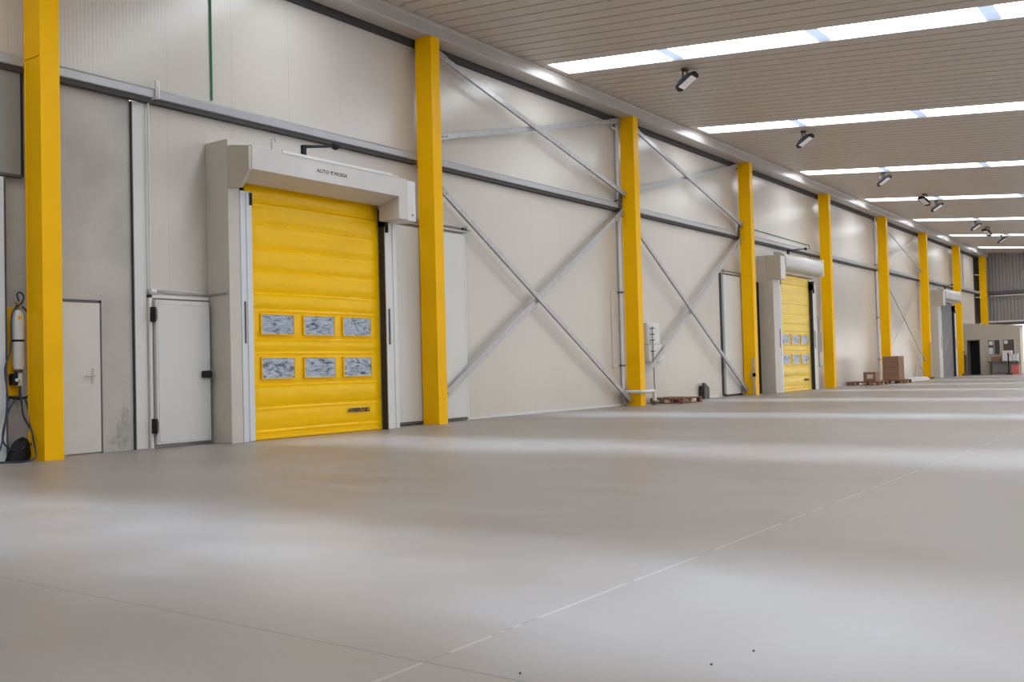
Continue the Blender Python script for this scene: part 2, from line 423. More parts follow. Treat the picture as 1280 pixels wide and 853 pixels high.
# cross bracing
def brace(y0, z0, y1, z1, label, xo=-.25, s=.10, group='diagonal wall braces'):
    t = thing('brace_bar', label, 'brace', (0, 0, 0), group)
    d = Vector((0, y1-y0, z1-z0)); L = d.length; d.normalize(); n = Vector((0, -d.z, d.y))
    if n.z < 0: n = -n
    def V(a, b, x): q = Vector((0, y0, z0)) + d*a + n*b; return (x, q.y, q.z)
    bm = bmesh.new()   # angle section: flat leg facing the hall and a leg standing to the wall
    def slab(a0, a1, b0, b1, xa, xb):
        v = [bm.verts.new(V(a, b, x)) for x in (xa, xb) for a, b in ((a0, b0), (a1, b0), (a1, b1), (a0, b1))]
        for f in ((0,1,2,3),(7,6,5,4),(0,4,5,1),(1,5,6,2),(2,6,7,3),(3,7,4,0)): bm.faces.new([v[k] for k in f])
    slab(0, L, -s/2, s/2, xo, xo+.009); slab(0, L, -s/2, -s/2+.009, xo-s*.4, xo)
    obj('angle_bar', bm, 'galv', t)
    for a0, a1 in ((-.02, .42), (L-.42, L+.02)):
        bm = bmesh.new(); slab(a0, a1, -s*.62, s*.62, xo+.0095, xo+.018); e = obj('end_plate', bm, 'galv', t)
        bm = bmesh.new()
        for k in (.12, .24, .36):
            aa = a0+k if a0 < 1 else a1-k
            q = V(aa, 0, xo+.018); lathe(bm, [(.016, 0), (.016, .012), (.009, .013), (.009, .022)], q, 6, 'x')
        obj('bolt', bm, 'rail', e)
bays = [(1, 'the first braced bay'), (2, 'the braced bay with the pallet')]
for ci, nm in bays:
    a, b = CY[ci]+.10, CY[ci+1]-COLW-.05
    brace(a, 6.88, b, 5.12, f'grey brace, upper one falling to the right in {nm}')
    brace(a+.1, 5.27, b-.1, 6.90, f'grey brace, upper one rising to the right in {nm}', xo=-.325)
    brace(a, 4.42, b, .14, f'grey brace, lower one falling to the right in {nm}')
    brace(a, .36, b, 4.70, f'grey brace, lower one rising to the right in {nm}', xo=-.325, s=.12)
a, b = CY[5]+.10, CY[6]-COLW-.05
nm = 'the bay beyond the cardboard boxes'
brace(a, 6.75, b, 5.15, f'thin brace, upper one falling to the right in {nm}', s=.05)
brace(a, 5.2, b, 6.75, f'thin brace, upper one rising to the right in {nm}', xo=-.325, s=.05)
brace(a, 4.45, b, .9, f'thin brace, lower one falling to the right in {nm}', s=.05)
brace(a, .9, b, 4.6, f'thin brace, lower one rising to the right in {nm}', xo=-.325, s=.05)
# gusset plates where braces meet the columns
for ci, zz in ((2, 4.9), (2, .25), (3, 4.9), (3, .2), (2, 6.95), (1, 6.9)):
    yy = CY[ci]-COLW
    pl = {(2, 4.9): 'at rail height on the column with the bent pipe', (2, .25): 'at the foot of the column with the bent pipe',
          (3, 4.9): 'at rail height on the column before the second roll-up door', (3, .2): 'at the foot of the column before the second roll-up door',
          (2, 6.95): 'at the head of the column with the bent pipe', (1, 6.9): 'at the head of the column after the first roll-up door'}[(ci, zz)]
    y0 = yy if ci != 1 else CY[1]+.17
    t = thing('gusset_plate', 'grey steel gusset plate ' + pl, 'plate', (0, 0, 0), 'gusset plates of the bracing')
    bm = bmesh.new(); h = .2 if zz != 4.9 else .33; zt = min(zz+h, 6.99); zb = max(zz-h, .02)
    prism(bm, [(y0-.17, zz-.08 if zz > .3 else zb), (y0-.17, min(zz+.08, 6.97)), (y0-.06, zt), (y0, zt), (y0, zb), (y0-.06, zb)], -.36, -.345, 'x'); obj('plate', bm, 'darkgrey' if zz == 4.9 else 'galv', t)
    bm = bmesh.new()
    for k in (-.1, 0, .1): lathe(bm, [(.014, 0), (.014, .012), (.008, .02)], (-.345, y0-.05, min(max(zz+k, .06), 6.93)), 6, 'x')
    obj('bolt', bm, 'galv', t)

# ------------------------------------------------------------------ roll-up doors
def curtain_mesh(y0, y1, ztop, seams, amp=.032, wr=.004, seed=0, ny=70, nz=230):
    bm = bmesh.new(); rows = []
    zs = sorted(seams + [0.0, ztop])
    def prof(z):
        for a, b in zip(zs, zs[1:]):
            if a <= z < b or (z >= ztop and b == ztop):
                t = (z-a)/(b-a); h = b-a
                q = amp*({.824: .3, 1.502: .3, .149: .6}.get(a, 1))*min(1, h/.3)*(math.sin(math.pi*t)**.6)
                edge = .012*math.exp(-((z-b+.03)/.018)**2)    # welded hem under each seam
                return q + edge
        return 0
    for i in range(nz+1):
        z = ztop*i/nz; row = []
        for j in range(ny+1):
            u = j/ny; y = y0 + (y1-y0)*u
            side = min(1, u*14, (1-u)*14)
            n = noise.noise(Vector((y*1.3+seed, z*7, seed))) * wr + noise.noise(Vector((y*5+z*3, z*16, seed+5)))*wr*.45
            edgew = noise.noise(Vector((y*9, z*9, seed+2)))*.006*(math.exp(-u*9)+math.exp(-(1-u)*9))
            row.append(bm.verts.new(((prof(z) + n)*side + edgew, y, z + .01*math.sin(u*3.1)*(0 if i == 0 else 1))))
        rows.append(row)
    for i in range(nz):
        for j in range(ny): bm.faces.new((rows[i][j], rows[i][j+1], rows[i+1][j+1], rows[i+1][j]))
    # back skin
    a = [bm.verts.new((-.02, y, z)) for y, z in ((y0, 0), (y1, 0), (y1, ztop), (y0, ztop))]; bm.faces.new(a)
    return bm
def pane_mesh(y0, y1, z0, z1, seed):
    bm = bmesh.new(); ny, nz = 26, 16; R = []
    for i in range(nz+1):
        row = []
        for j in range(ny+1):
            u, v = j/ny, i/nz; y = y0+(y1-y0)*u; z = z0+(z1-z0)*v
            e = min(1, 5*min(u, 1-u, v, 1-v))
            row.append(bm.verts.new((.012*e*noise.noise(Vector((y*5+z*9+seed, z*14-y*6, seed))), y, z)))
        R.append(row)
    for i in range(nz):
        for j in range(ny): bm.faces.new((R[i][j], R[i][j+1], R[i+1][j+1], R[i+1][j]))
    return bm
SEAMS = [.149, .486, .824, 1.30, 1.502, 1.93, 2.183, 2.499, 2.829, 3.198, 3.516]
def roll_door(Y0, label, kind):
    t = thing('roll_up_door', label, 'roll-up door', (0, Y0, 0), kind='thing')
    A = kind == 'A'
    pn = 0 if A else -.45                                    # near edge of the deep frame
    obj('frame_pillar', B((WX+.001, -.005, pn, .20 if A else -.06, 0, 4.33)), 'pillar', t, bevel=.006)
    obj('frame_pillar', B((WX+.001, -.10, 3.22, 3.50, 0, 3.76)), 'white', t, bevel=.006)
    obj('header_box', B((WX+.001, -.01, .201 if A else -.059, 3.50, 3.82, 4.31)), 'hood', t, bevel=.006)
    for ya, yb in ((.205 if A else -.055, .415 if A else .195), (3.215, 3.49)):
        g = obj('side_guide', B((-.35 if ya < 1 else -.095, .0, ya, yb, 0, 3.62)), 'blue_white' if ya < 1 else 'white', t, bevel=.008)
        obj('guide_lip', B((.001, .012, ya+(.10 if ya < 1 else .17), yb-.012, 0.01, 3.60)), 'white' if ya > 1 else 'blue_white', g, bevel=.004)
        obj('sensor_slot', B((.001, .016, ya+(.05 if ya < 1 else .05), ya+(.066 if ya < 1 else .075), 1.42, 2.02)), 'darkgrey', g)
    obj('edge_seal', B((-.13, -.012, 3.20, 3.214, 0, 3.62)), 'dark', t)
    obj('roller_bracket', B((-.14, .03, 3.20, 3.27, 3.40, 3.70), (-.06, .05, 3.22, 3.25, 3.3, 3.42)), 'black', t)
    obj('roller_bracket', B((-.13, .02, .36 if A else .14, .41 if A else .19, 3.42, 3.60)), 'black', t)
    if kind != 'C':
        c = obj('curtain', curtain_mesh(.40 if A else .18, 3.20, 3.80, SEAMS, seed=Y0), 'curtain' if A else 'pale_yellow', t, smooth=True)
        c.location = (-.15, 0, 0)
        k = 0
        for z0, z1 in ((1.565, 1.852), (.907, 1.207)):
            for ya, yb in ((.652, 1.272), (1.482, 2.122), (2.318, 2.942)) if A else ((.45, 1.12), (1.36, 2.03), (2.24, 2.94)):
                k += 1
                f = obj('window_frame', B((.020, .044, ya-.012, yb+.012, z0-.012, z0), (.020, .044, ya-.012, yb+.012, z1, z1+.012),
                     (.020, .044, ya-.012, ya, z0, z1), (.020, .044, yb, yb+.012, z0, z1)), 'curtain' if A else 'pale_yellow', c)
                pn_ = obj('window_pane', pane_mesh(ya, yb, z0, z1, k*3.7+Y0), 'vinyl', c, smooth=True); pn_.location = (.036, 0, 0)
                pn_['label'] = 'crinkled clear vinyl window'
        text('door_lettering', 'HYPERCHILL', .086, (.040, 2.375, .325), 'ink', c, shear=.45, offset=.0045, xs=1.05)
        obj('bottom_hem', B((-.0, .03, .42, 3.19, .005, .05)), 'curtain' if A else 'pale_yellow', c, bevel=.01)
    else:
        c = obj('door_leaf', B((-.20, -.14, .40, 3.20, 0, 3.80)), 'greydoor', t)
        bm = bmesh.new()
        for i in range(13): bx(bm, -.139, -.125, .44+i*.21, .56+i*.21, .05, 3.75)
        obj('leaf_rib', bm, 'greydoor', c); obj('leaf_handle', B((-.124, -.07, .60, .68, .95, 1.12), (-.124, -.11, .57, .60, .9, 1.8)), 'black', c)
    if A:
        bm = bmesh.new(); prism(bm, [(.0, 4.23), (.455, 4.16), (.455, 3.835), (.26, 3.60), (0, 3.62)], .0, .05, 'y')
        obj('hood_end_cap', bm, 'cream', t, bevel=.004)
        bm = bmesh.new(); prism(bm, [(.0, 4.25), (.462, 4.175), (.462, 3.84), (.08, 3.73), (0, 3.73)], .051, 3.08, 'y')
        h = obj('hood', bm, 'hood', t, bevel=.006)
        obj('hood_top_strip', B((.44, .470, .6, 2.93, 4.15, 4.192)), 'white', h)
        bm = bmesh.new(); prism(bm, [(0, 4.22), (.455, 4.155), (.455, 3.475), (.0, 3.475)], 3.081, 3.30, 'y'); obj('motor_box', bm, 'hood', t, bevel=.006)
        m2 = obj('motor_box', B((0, .40, 3.301, 3.56, 3.475, 4.15)), 'white', t, bevel=.006)
        obj('bolt_head', lathe(bmesh.new(), [(.02, 0), (.02, .012), (.01, .018)], (.401, 3.48, 3.58), 8, 'x'), 'galv', m2)
        text('maker_lettering', 'AUTO', .078, (.464, 1.27, 3.975), 'ink', h, xs=1.12)
        bm = bmesh.new(); prism(bm, [(1.545, 4.025), (1.60, 4.025), (1.58, 3.998), (1.578, 3.972), (1.567, 3.972), (1.565, 3.998)], .464, .467, 'x'); obj('maker_emblem', bm, 'ink', h)
        text('maker_lettering', 'MOSSA', .078, (.464, 1.62, 3.975), 'ink', h, xs=1.12)
        ax, ay, az = .40, 1.05, 4.30; by = 1.72; bz = 4.445
        ball = .055
    else:
        bm = bmesh.new(); prism(bm, [(-.20, 4.30), (.25, 4.30), (.26, 4.29), (.26, 3.56), (-.20, 3.56)], -.47, -.06, 'y'); e = obj('hood_end_cap', bm, 'cream', t, bevel=.008)
        obj('end_cap_front', B((.261, .27, -.46, -.065, 3.57, 4.28)), 'white', e)
        bm = bmesh.new(); prof = [(-.1, 4.46), (.04, 4.46), (.22, 4.38), (.28, 4.30), (.30, 4.22), (.30, 4.06), (.28, 3.99), (.22, 3.93), (.1, 3.89), (-.1, 3.88)]
        prism(bm, prof, -.055, 3.50, 'y'); h = obj('hood', bm, 'hood', t, smooth=True)
        obj('hood_far_cap', B((.0, .30, 3.501, 3.55, 3.86, 4.44)), 'white', t, bevel=.006)
        ax, ay, az = .12, .62, 4.52; by = 2.30; bz = 4.74; ball = .05
    # black crank arm on top
    a = obj('crank_arm', B((ax-.03, ax+.03, ay-.01, ay+.05, az-(.16 if A else .2), az+.05), (ax-.045, ax+.045, ay+.02, ay+.12, az+.035, az+.055)), 'black', t)
    obj('arm_bar', tube(bmesh.new(), [(ax, ay, az+.03), (ax, by, bz)], .028, 8, .014), 'black', a)
    lathe_bm = lathe(bmesh.new(), [(.0+.012, -.05), (ball*.8, -.045), (ball, -.02), (ball, .02), (ball*.8, .045), (.012, .05)], (ax, by, bz), 16, 'y')
    obj('arm_knob', lathe_bm, 'black', a, smooth=True)
    obj('hanger_hook', tube(bmesh.new(), smooth_path([(.05, ay-.28, 4.24), (.05, ay-.28, 4.42), (.05, ay-.24, 4.47), (.05, ay-.2, 4.42)], 5), .012), 'galv', t)
    return t
roll_door(9.0, 'large yellow fabric roll-up door with six crinkled windows, nearest the front', 'A')
roll_door(30.3, 'paler yellow fabric roll-up door with six windows, halfway along the wall', 'B')
roll_door(52.25, 'grey ribbed roll-up door under a white hood, beside the cream office', 'C')

# ------------------------------------------------------------------ wall doors
# door in the concrete
d1 = thing('door_1', 'plain off-white door in the bare concrete wall', 'door', (-.53, 6.50, 0), kind='structure')
obj('leaf', B((.004, .03, 0, .81, .015, 1.945)), 'doorwhite', d1, bevel=.003)
obj('frame', B((-.0, .02, -.03, -.002, 0, 1.985), (-.0, .02, .812, .84, 0, 1.985), (-.0, .02, -.03, .84, 1.95, 1.985)), 'darkgrey', d1)
hd = obj('handle_plate', B((.031, .037, .685, .715, .90, 1.10)), 'galv', d1)
obj('lever', tube(bmesh.new(), [(.038, .70, 1.0), (.09, .70, 1.0), (.09, .57, 1.0)], .011), 'galv', hd)
# cold-room door with hinges and latch
d2 = thing('door_2', 'white insulated cold-room door with black latch, left of the big yellow door', 'door', (WX, 8.05, 0), kind='structure')
obj('frame', B((.001, .06, -.045, .0, 0, 2.09), (.001, .06, -.045, .93, 2.045, 2.09)), 'white', d2, bevel=.004)
lf = obj('leaf', B((.025, .11, .02, .90, .045, 2.02)), 'wallcold', d2, bevel=.012)
obj('leaf_trim', B((.111, .116, .05, .88, .08, .10), (.111, .116, .05, .88, 1.965, 1.985), (.111, .116, .05, .07, .08, 1.985), (.111, .116, .86, .88, .08, 1.985)), 'white', lf, bevel=.002)
for z in (.30, 1.82):
    hg = obj('hinge', B((.05, .125, -.035, .02, z-.10, z+.10)), 'black', d2, bevel=.008)
    obj('hinge_pin', tube(bmesh.new(), [(.14, .0, z-.07), (.14, .0, z+.07)], .015), 'darkgrey', hg)
lt = obj('latch', B((.117, .19, .73, .88, .94, 1.04)), 'black', d2, bevel=.02)
obj('latch_keeper', lathe(bmesh.new(), [(.06, 0), (.06, .03), (.03, .05)], (.112, .89, .99), 16, 'x'), 'grey', lt)
# conduit from the rail down and across to the yellow door frame
pts = [(WX+.15, 8.12, 4.98), (WX+.17, 8.12, 4.80), (WX+.06, 8.03, 4.74), (WX+.055, 8.03, 2.25), (WX+.055, 8.04, 2.16)]
t = thing('conduit', 'thin white conduit dropping from the rail and crossing above the cold-room door', 'pipe', (0, 0, 0))
obj('drop_pipe', tube(bmesh.new(), pts, .014), 'white', t)
obj('elbow', lathe(bmesh.new(), [(.02, -.05), (.04, -.04), (.045, 0), (.04, .04), (.02, .05)], (WX+.06, 8.06, 2.135), 12, 'y'), 'white', t)
obj('cross_pipe', tube(bmesh.new(), smooth_path([(WX+.06, 8.10, 2.14), (WX+.06, 8.45, 2.11), (WX+.06, 8.93, 2.125), (WX+.10, 8.975, 2.13), (-.02, 8.975, 2.13)], 4), .010), 'grey', t)
obj('second_cross_pipe', tube(bmesh.new(), [(WX+.04, 8.10, 2.165), (WX+.04, 8.96, 2.145)], .008), 'white', t)
obj('rail_clamp', B((WX+.131, WX+.16, 8.09, 8.15, 4.80, 5.03), (WX+.02, WX+.16, 8.09, 8.15, 4.775, 4.80)), 'white', t)
# green cables
def gcable(pts, label):
    o = obj('green_cable', tube(bmesh.new(), pts, .014, 6), 'green'); tag(o, label, 'cable', 'green cables on the wall')
gcable([(WX+.02, 9.12, 4.986), (WX+.02, 9.12, 7.1)], 'green cable running up the cream wall above the cold-room door')
gcable([(WX+.015, CY[3]+.25, 5.16), (WX+.015, 34.75, 5.10), (WX+.015, 34.78, 4.935)], 'green cable along the rail above the second roll-up door')
gcable([(WX+.02, 34.78, 4.77), (WX+.02, 34.78, 2.55)], 'green cable hanging below the rail beside the second roll-up door')
gcable([(WX+.02, 60.4, 7.05), (WX+.02, 60.4, 5.0)], 'green cable high on the wall above the cream office')

# sliding insulated doors
def slider(y0, y1, label, dark_edge=False, cap=True):
    t = thing('sliding_door', label, 'sliding door', (WX, y0, 0), kind='thing'); L = y1-y0
    lf = obj('leaf', B((.02, .10, 0, L, .06, 3.56)), 'wallcold', t, bevel=.01)
    obj('bottom_seal', B((.02, .10, .0, L, .022, .058)), 'dark' if dark_edge else 'darkgrey', lf)
    obj('leaf_edge', B((.018, .104, L-.02, L+.01, .05, 3.57)) if not dark_edge else B((.002, .02, -.10, -.002, .03, 3.62)), 'white' if not dark_edge else 'gap', lf)
    tr = obj('track', B((.04, .125, 0, L+.08, 3.70, 3.725), (.04, .125, 0, L+.08, 3.60, 3.618), (.105, .125, 0, L+.08, 3.618, 3.635), (.105, .125, 0, L+.08, 3.685, 3.70)), 'galv', t)
    obj('track_stop', B((.05, .12, L-.02, L+.07, 3.62, 3.70)), 'darkgrey', tr)
    if not dark_edge: obj('track_bolt', tube(bmesh.new(), [(.085, L+.08, 3.66), (.085, L+.21, 3.66)], .014), 'grey', tr)
    return t
slider(12.57, 14.86, 'flat white sliding door parked on its track behind the column after the big yellow door')
slider(26.98, 29.25, 'flat white sliding door with a dark edge, behind the column before the second roll-up door', True)
t = obj('doorway_gap', B((WX+.002, WX+.03, 29.27, 29.84, 0, 3.5)), 'black'); tag(t, 'tall dark doorway gap before the second roll-up door frame', 'doorway', kind='structure'); t.name = 'door_3'

# ------------------------------------------------------------------ pipes at the columns
def drainpipe(yc, label, foot):
    t = thing('drain_pipe', label, 'pipe', (0, 0, 0), 'white drain pipes beside columns'); y = yc-COLW-.05; x = -.435
    if foot:
        path = [(x, y, 6.99), (x, y, .42)] + [(x, y-.02, .375), (x+.03, y-.055, .345), (x+.08, y-.07, .34), (.02, y-.07, .34), (.07, y-.05, .34), (.09, y, .34), (.09, y+.54, .34)]
        obj('pipe_run', tube(bmesh.new(), path, .045, 12), 'white', t, smooth=True)
        obj('foot_pipe', tube(bmesh.new(), [(.09, y+.58, .365), (.09, y+.58, .09)], .05, 12), 'white', t, smooth=True)
        obj('foot_collar', lathe(bmesh.new(), [(.065, 0), (.065, .09), (.05, .10)], (.09, y+.58, 0), 12), 'darkgrey', t)
    else:
        obj('pipe_run', tube(bmesh.new(), [(x, y, 6.99), (x, y, .01)], .05, 12), 'white', t, smooth=True)
    for z in (.98, 2.75, 4.98):
        obj('pipe_clamp', B((x-.06, x+.06, y-.07, y+.07, z-.012, z+.012)), 'darkgrey', t)
    obj('top_joint', B((x-.02, x+.02, y-.25, y, 6.70, 6.75)), 'white', t)
    return t
drainpipe(CY[2], 'white drain pipe down the near side of the third column, bending round its foot', True)
drainpipe(CY[5], 'white drain pipe down the near side of the column behind the cardboard box', False)
o = obj('thin_conduit', tube(bmesh.new(), smooth_path([(WX+.03, 20.72, 2.7), (WX+.03, 20.62, 2.72), (WX+.03, 20.58, 2.62), (WX+.03, 20.58, 1.05), (WX+.03, 20.62, .97), (WX+.03, 20.72, .98)], 4), .012), 'white')
tag(o, 'thin white conduit loop on the wall beside the drain pipe', 'conduit')
# electric cabinets after the third column
t = thing('electrical_cabinet', 'pale grey electrical cabinet on the wall above the pallet, lower of the two', 'cabinet', (WX, 22.2, 1.06))
obj('body', B((.001, .12, 0, .82, 0, .43)), 'white', t, bevel=.006); obj('door', B((.121, .13, .02, .80, .015, .415)), 'wallcold', t, bevel=.003)
t = thing('electrical_cabinet', 'pale grey electrical cabinet with cable clips, upper of the two above the pallet', 'cabinet', (WX, 22.2, 1.50))
obj('body', B((.001, .09, 0, .68, .0, .54)), 'white', t, bevel=.006); obj('door', B((.091, .10, .02, .66, .015, .525)), 'wallcold', t, bevel=.003)
t = thing('cable_conduit', 'dark thin cable conduit with clips running down beside the two cabinets', 'conduit', (0, 0, 0))
obj('conduit_run', tube(bmesh.new(), [(WX+.16, 22.35, 1.95), (WX+.16, 22.38, .95), (WX+.12, 22.45, .60), (WX+.12, 22.50, .02)], .018), 'grey', t)
for z in (1.32, 1.6, 1.75, 1.9): obj('clip', B((WX+.131, WX+.18, 22.29, 22.45, z-.012, z+.012)), 'darkgrey', t)
o = obj('push_button', B((-.10, -.03, CY[2]+.001, CY[2]+.05, 1.28, 1.38)), 'black', bevel=.008); tag(o, 'small black push button box on the far side of the third column', 'switch')
# control box with green cable beside second roll-up door
t = thing('control_box', 'grey control box on the wall right of the second roll-up door', 'box', (WX, 34.95, 0))
obj('body', B((.06, .17, -.10, .38, 1.30, 1.98)), 'grey', t, bevel=.01)
obj('cable_loop', tube(bmesh.new(), [(.14, -.02, 2.52), (.14, .13, 2.48), (.14, .13, 1.98)], .014), 'green', t)
obj('cable_tail', tube(bmesh.new(), [(.12, .13, 1.3), (.12, .13, .78), (.12, .36, .76)], .014), 'green', t)
obj('wall_bracket', B((.001, .06, .0, .28, 1.4, 1.9)), 'darkgrey', t)
# ------------------------------------------------------------------ air set beside the first column
t = thing('overhead_casing', 'dark grey steel casing hung high on the concrete wall at the picture edge', 'casing', (-.53, 4.92, 3.46))
obj('body', B((.001, .10, -1.2, 1.34, 0, 1.26)), 'greydoor', t, bevel=.01); obj('edge_strip', B((.05, .115, 1.341, 1.36, -.02, 1.27)), 'dark', t)
obj('bottom_strip', B((.02, .11, -1.2, 1.36, -.03, -.002)), 'darkgrey', t)
t = thing('door_post', 'pale blue-grey post standing at the left picture edge below the casing', 'post', (-.53, 5.91, 0), kind='thing')
obj('post_shaft', B((.001, .10, -.6, .135, 0, 3.42)), 'blue_white', t, bevel=.008)
obj('post_edge', B((.02, .11, .136, .15, 0, 3.42)), 'darkgrey', t)
t = thing('gas_cylinder', 'white cylinder with black band and brass neck on a yellow board', 'cylinder', (-.42, 6.19, 0))
obj('body', lathe(bmesh.new(), [(.03, 1.085), (.055, 1.10), (.066, 1.14), (.066, 1.74), (.055, 1.79), (.03, 1.815)], (0, 0, 0), 24), 'white', t, smooth=True)
obj('strap', lathe(bmesh.new(), [(.0675, 1.43), (.070, 1.432), (.070, 1.455), (.0675, 1.457)], (0, 0, 0), 24), 'black', t)
nk = obj('neck_valve', lathe(bmesh.new(), [(.03, 1.815), (.03, 1.83), (.018, 1.84), (.018, 1.88), (.028, 1.885), (.028, 1.91), (.01, 1.915)], (0, 0, 0), 12), 'brass', t, smooth=True)
obj('bottom_cap', lathe(bmesh.new(), [(.02, 1.05), (.045, 1.06), (.05, 1.084)], (0, 0, 0), 16), 'darkgrey', t)
obj('yellow_label', B((.064, .0675, -.035, .005, 1.70, 1.74)), 'yellow', t)
t = thing('mounting_board', 'yellow mounting board behind the white cylinder', 'board', (-.529, 6.07, .78))
obj('board', B((.0, .025, 0, .19, 0, 1.07)), 'yellow', t, bevel=.003)
t = thing('shutoff_valve', 'black and white shut-off valve below the white cylinder', 'valve', (-.43, 6.17, .93))
obj('valve_body', B((-.07, .03, -.06, .01, -.02, .12)), 'black', t, bevel=.01)
obj('valve_tee', tube(bmesh.new(), [(.02, .03, -.03), (.02, .03, .14)], .028, 10), 'white', t, smooth=True)
obj('valve_stem', tube(bmesh.new(), [(.02, .03, .03), (.06, -.03, .04)], .022, 10), 'white', t, smooth=True)
obj('lower_pipe', tube(bmesh.new(), [(.02, .03, -.03), (.02, .03, -.18)], .012, 8, .02), 'hose', t)
t = thing('hose_hook', 'black hook holding the coiled hoses on the concrete wall', 'hook', (-.52, 6.19, .73))
obj('hook_bar', tube(bmesh.new(), smooth_path([(.09, -.13, -.01), (.09, -.11, .03), (.09, 0, .02), (.09, .10, .03), (.09, .13, .06)], 4), .014), 'black', t)
obj('hook_mount', B((0, .09, -.02, .02, .0, .03)), 'black', t)
def hose(pts, label, r=.011, m='hose'):
    pts = [(a+.16, b-.10, c) for a, b, c in pts]
    o = obj('hose', tube(bmesh.new(), smooth_path(pts, 7), r, 8), m, smooth=True); tag(o, label, 'hose')
hx = -.575
hose([(hx, 6.30, 1.92), (hx, 6.28, 2.00), (hx, 6.32, 2.03), (hx, 6.36, 1.98), (hx, 6.335, 1.90), (hx+.02, 6.25, 1.84), (hx+.04, 6.19, 1.72), (hx+.03, 6.18, 1.35), (hx+.03, 6.11, 1.10), (hx+.04, 6.13, .8), (hx+.05, 6.10, .5), (hx+.08, 6.0, .12), (hx+.1, 5.8, .02)],
     'dark hose looping over the cylinder head and hanging down left of it')
hose([(hx+.02, 6.33, 1.86), (hx+.03, 6.39, 1.78), (hx+.02, 6.44, 1.60), (hx, 6.46, 1.2), (hx-.02, 6.40, 1.12)], 'dark hose curving from the cylinder head behind the column')
hose([(hx+.02, 6.24, .75), (hx+.04, 6.15, .62), (hx+.04, 6.08, .4), (hx+.05, 6.07, .25), (hx+.06, 6.13, .16), (hx+.07, 6.22, .13), (hx+.09, 6.3, .16)], 'blue-black hose hanging in the outer loop from the hook')
hose([(hx+.03, 6.30, .76), (hx+.05, 6.31, .55), (hx+.06, 6.37, .42), (hx+.08, 6.40, .3), (hx+.1, 6.39, .22), (hx+.12, 6.36, .19)], 'short dark hose hanging in the middle of the hook')
hose([(hx+.02, 6.35, .75), (hx+.05, 6.38, .6), (hx+.09, 6.38, .42), (hx+.22, 6.34, .26), (hx+.36, 6.29, .14), (hx+.42, 6.255, .05), (hx+.36, 6.15, .015), (hx+.2, 6.0, .013), (hx+.05, 5.7, .013), (hx, 5.3, .013)], 'long blue-black hose swinging out past the column foot and along the floor')
# slumped bag
bm = bmesh.new(); R = []
for i in range(13):
    v = i/12; row = []
    for j in range(28):
        a = j*2*math.pi/28; rr = (1-v**2.4)**.5 if v < 1 else 0
        q = 1 + .16*noise.noise(Vector((math.cos(a)*2, math.sin(a)*2, v*3)))
        lean = .06*v
        row.append(bm.verts.new((-.40+.10*rr*q*math.cos(a), 6.165+(.14*rr*q)*math.sin(a)+lean, .002+.27*v*(1+.05*math.sin(a*3)))))
    R.append(row)
for i in range(12):
    for j in range(28): bm.faces.new((R[i][j], R[i][(j+1) % 28], R[i+1][(j+1) % 28], R[i+1][j]))
bm.faces.new(R[0][::-1]); bmesh.ops.remove_doubles(bm, verts=bm.verts, dist=.0005)
o = obj('black_bag', bm, 'black', smooth=True); tag(o, 'slumped black bag on the floor under the hoses', 'bag')
o = obj('metal_scrap', B((-.40, -.34, 6.66, 6.74, .001, .012), (-.38, -.36, 6.68, 6.76, .012, .02)), 'grey'); tag(o, 'tiny metal scrap on the floor in front of the white door', 'scrap')

